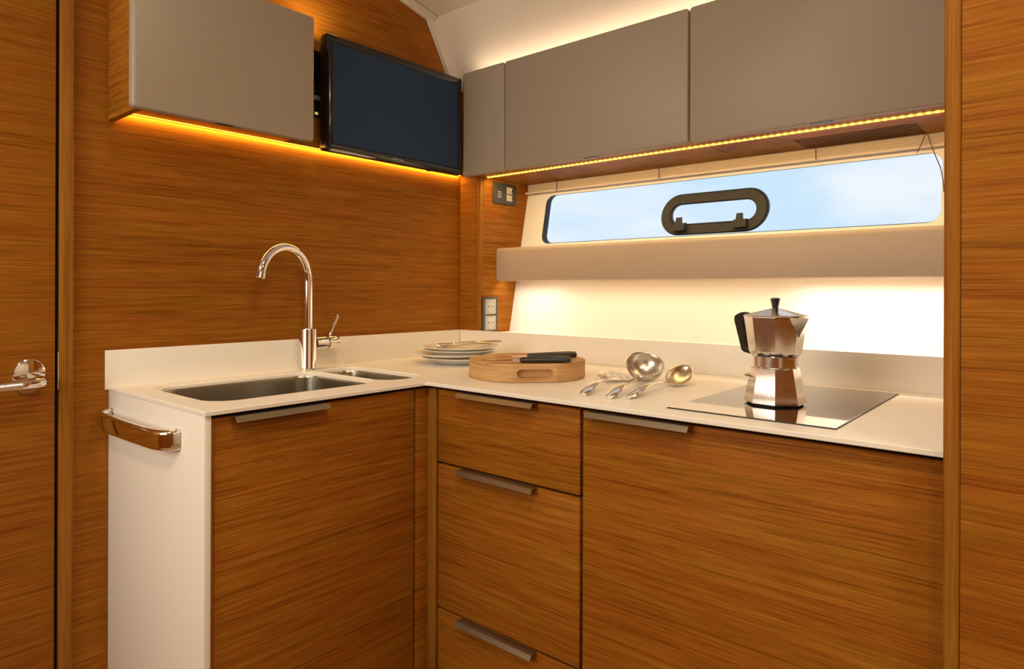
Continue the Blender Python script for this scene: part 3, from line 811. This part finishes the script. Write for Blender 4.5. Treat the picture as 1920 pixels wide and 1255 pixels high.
# ------------------------------------------------------------------ moka pot
mk = thing('moka_pot', 'octagonal aluminium stovetop coffee pot standing on the black hob', 'coffee pot', (-.348, -1.1921, .9023), math.atan2(-.323, -.947))
def octa(prof, n=8, phase=0.): return B().lathe(prof, (0, 0, 0), n, phase=phase)
octa([(.0500, .0), (.0555, .0035), (.0558, .0055), (.0440, .0665), (.0425, .0690)]).obj('boiler', 'alu', mk, local=True, angle=20)
B().lathe([(.0400, .0675), (.0405, .0700), (.0398, .0710), (.0398, .0880), (.0410, .0885), (.0410, .0905)], (0, 0, 0), 48).obj('collar', 'alu', mk, local=True, angle=30)
# upper chamber, scalloped foot
b = B(); n = 64; rings = []
def octr(a):      # radius of octagon with vertex at 0
    k = (a % (PI/4)); return math.cos(PI/8)/math.cos(k-PI/8)
for r, z, sc_ in ((.0395, .0885, 0), (.0435, .0915, .0030), (.0462, .0960, .0010), (.0475, .1010, 0), (.0560, .1630, 0), (.0568, .1640, 0), (.0568, .1655, 0)):
    ring = []
    for i in range(n):
        a = 2*PI*i/n; rr = r*octr(a); dz = -sc_*abs(math.cos(4*a+PI/2*0))*0 + sc_*(math.cos(8*a))
        ring.append((rr*math.cos(a), rr*math.sin(a), z+dz))
    rings.append(b.ring(ring))
for k in range(len(rings)-1): b.bridge(rings[k], rings[k+1])
b.cap(rings[0][::-1]); b.cap(rings[-1])
up = b.obj('upper_chamber', 'alu', mk, local=True, angle=18)
# pouring spout
sa = math.radians(51); sd = Vector((math.cos(sa), math.sin(sa), 0)); st = Vector((-sd.y, sd.x, 0))
b = B(); tip = sd*.0730+Vector((0, 0, .1640)); bot = sd*.0510+Vector((0, 0, .1270))
wl_ = sd*.0490+st*.0215+Vector((0, 0, .1650)); wr_ = sd*.0490-st*.0215+Vector((0, 0, .1650))
ins = [v*1.0-sd*.004 for v in (tip, bot, wl_, wr_)]
v = b.ring([tip, bot, wl_, wr_, sd*.045+Vector((0, 0, .1650))])
for f in ((0, 2, 1), (0, 1, 3), (0, 3, 4), (0, 4, 2)): b.bm.faces.new([v[i] for i in f])
b.bm.faces.new([v[2], v[4], v[1]]); b.bm.faces.new([v[3], v[1], v[4]])
b.obj('spout', 'alu', mk, local=True, smooth=False)
lid = octa([(.0575, .1657), (.0580, .1672), (.0560, .1685), (.0120, .1800), (.0085, .1808)]).obj('lid', 'alu', mk, local=True, angle=18)
B().lathe([(.0055, .1806), (.0058, .1835), (.0088, .1985), (.0088, .2000), (.0030, .2015)], (0, 0, 0), 8).obj('lid_knob', 'black', lid, local=True, smooth=False)
# handle on the image-left side
b = B()
hp_ = [(.0520, .1655), (.0700, .1725), (.0800, .1710), (.0945, .1640), (.0935, .1560), (.0770, .0985), (.0720, .0930), (.0400, .0885), (.0430, .0965), (.0650, .0990), (.0690, .1040), (.0790, .1400), (.0795, .1500), (.0760, .1580), (.0520, .1600)]
ha = math.radians(-129); hd = (math.cos(ha), math.sin(ha)); hn = (-hd[1], hd[0])
b.prism(hp_, lambda u, v: (hd[0]*u-hn[0]*.0075, hd[1]*u-hn[1]*.0075, v), lambda u, v: (hd[0]*u+hn[0]*.0075, hd[1]*u+hn[1]*.0075, v))
bmesh.ops.bevel(b.bm, geom=b.bm.edges[:], offset=.0018, segments=2, affect='EDGES')
b.obj('handle', 'black', mk, local=True, angle=40)
B().lathe([(.0035, .0), (.0035, .006), (.0022, .0062), (.0022, .0095)], (0, -.0455, .0530), 12, ax=(.35, -1, 0)).obj('safety_valve', 'brass', mk, local=True)

# ------------------------------------------------------------------ lights
def area(name, loc, rot, sx, sy, power, col, shape='RECTANGLE', spread=PI):
    l = bpy.data.lights.new(name, 'AREA'); l.shape = shape; l.size = sx; l.size_y = sy; l.energy = power; l.color = col; l.spread = spread
    o = bpy.data.objects.new(name, l); o.location = loc; o.rotation_euler = rot; COL.objects.link(o); return o
WARM = (1., .81, .56)
for i, (x, y, p) in enumerate(((-1.2, -1.28, 5.6), (-2.1, -.95, 6.), (-1.05, -2.15, 5.), (-1.9, -2.2, 7.))):
    area('ceiling_fill', (x, y, 2.135), (0, 0, 0), .16, .16, p, WARM, 'DISK')  # unseen overhead lamps, added as warm fill for even light
lo_ = area('led_light', (.0285, -.80, 1.4975), (0, 0, 0), .006, 1.37, 2.6, (1., .67, .29))
lo_.rotation_euler = (0, math.radians(-22), 0)
area('led_light', (-.545, -.0045, 1.5103), (0, 0, 0), 1.075, .005, 1.35, (1., .55, .12))
area('top_led_light', (-.045, -.795, 1.8165), (PI, 0, PI/2), 1.38, .010, .5, (1., .78, .56))
area('shelf_led_light', (.107, -.80, 1.1635), (0, 0, PI/2), 1.34, .010, .62, (1., .74, .45), spread=math.radians(130))
area('shelf_fill', (.113, -1.28, 1.1635), (0, 0, PI/2), .40, .012, .52, (1., .90, .78), spread=math.radians(140))  # added neutral fill, whitens the right end of the hull
area('shelf_fill', (.113, -.21, 1.1635), (0, 0, PI/2), .20, .012, .16, (1., .90, .78), spread=math.radians(140))  # same added fill for the left end
area('cabinet_top_light', (-.62, -.07, 1.815), (PI, 0, 0), .06, .06, .5, (1., .70, .36), 'DISK')

area('window_fill', (-2.695, -.55, 1.515), (0, -PI/2, 0), .83, .90, 15.5, (1., .88, .68))  # added warm fill inside the window opening, lifts the end panel

# sky
w = bpy.data.worlds.new('sky'); scn.world = w; w.use_nodes = True
nt = w.node_tree; N = nt.nodes.new; bg = nt.nodes['Background']
tc = N('ShaderNodeTexCoord'); mp = N('ShaderNodeMapping'); mp.inputs['Scale'].default_value = (5, 5, 11)
no = N('ShaderNodeTexNoise'); no.inputs['Scale'].default_value = 1.0; no.inputs['Detail'].default_value = 5; no.inputs['Roughness'].default_value = .5
r = N('ShaderNodeValToRGB'); r.color_ramp.elements[0].position = .38; r.color_ramp.elements[0].color = (.60, .80, .98, 1)
r.color_ramp.elements[1].position = .66; r.color_ramp.elements[1].color = (.86, .92, .98, 1)
nt.links.new(tc.outputs['Generated'], mp.inputs[0]); nt.links.new(mp.outputs[0], no.inputs['Vector']); nt.links.new(no.outputs['Fac'], r.inputs[0])
nt.links.new(r.outputs[0], bg.inputs['Color']); bg.inputs['Strength'].default_value = .88

# ------------------------------------------------------------------ camera
F, HY, R_, A_ = 1247.68, 545.61, .00363, .86523
cam = bpy.data.cameras.new('camera'); co = bpy.data.objects.new('camera', cam); COL.objects.link(co)
cam.sensor_fit = 'HORIZONTAL'; cam.sensor_width = 36; cam.lens = F/1920*36
cam.shift_x = 0; cam.shift_y = -(627.5-HY)/1920
fw = Vector((math.sin(A_), math.cos(A_), 0)); rt = Vector((math.cos(A_), -math.sin(A_), 0)); upv = Vector((0, 0, 1))
r2 = rt*math.cos(R_)+upv*math.sin(R_); u2 = -rt*math.sin(R_)+upv*math.cos(R_)
m = Matrix((r2, u2, -fw)).transposed().to_4x4(); m.translation = Vector((-1.63844, -1.63227, 1.115))
co.matrix_world = m; cam.clip_start = .01
scn.camera = co

scn.view_settings.view_transform = 'Standard'; scn.view_settings.look = 'None'
scn.view_settings.gamma = 1; scn.view_settings.exposure = .2; scn.view_settings.use_curve_mapping = False
try: scn.cycles.use_denoising = True
except Exception: pass
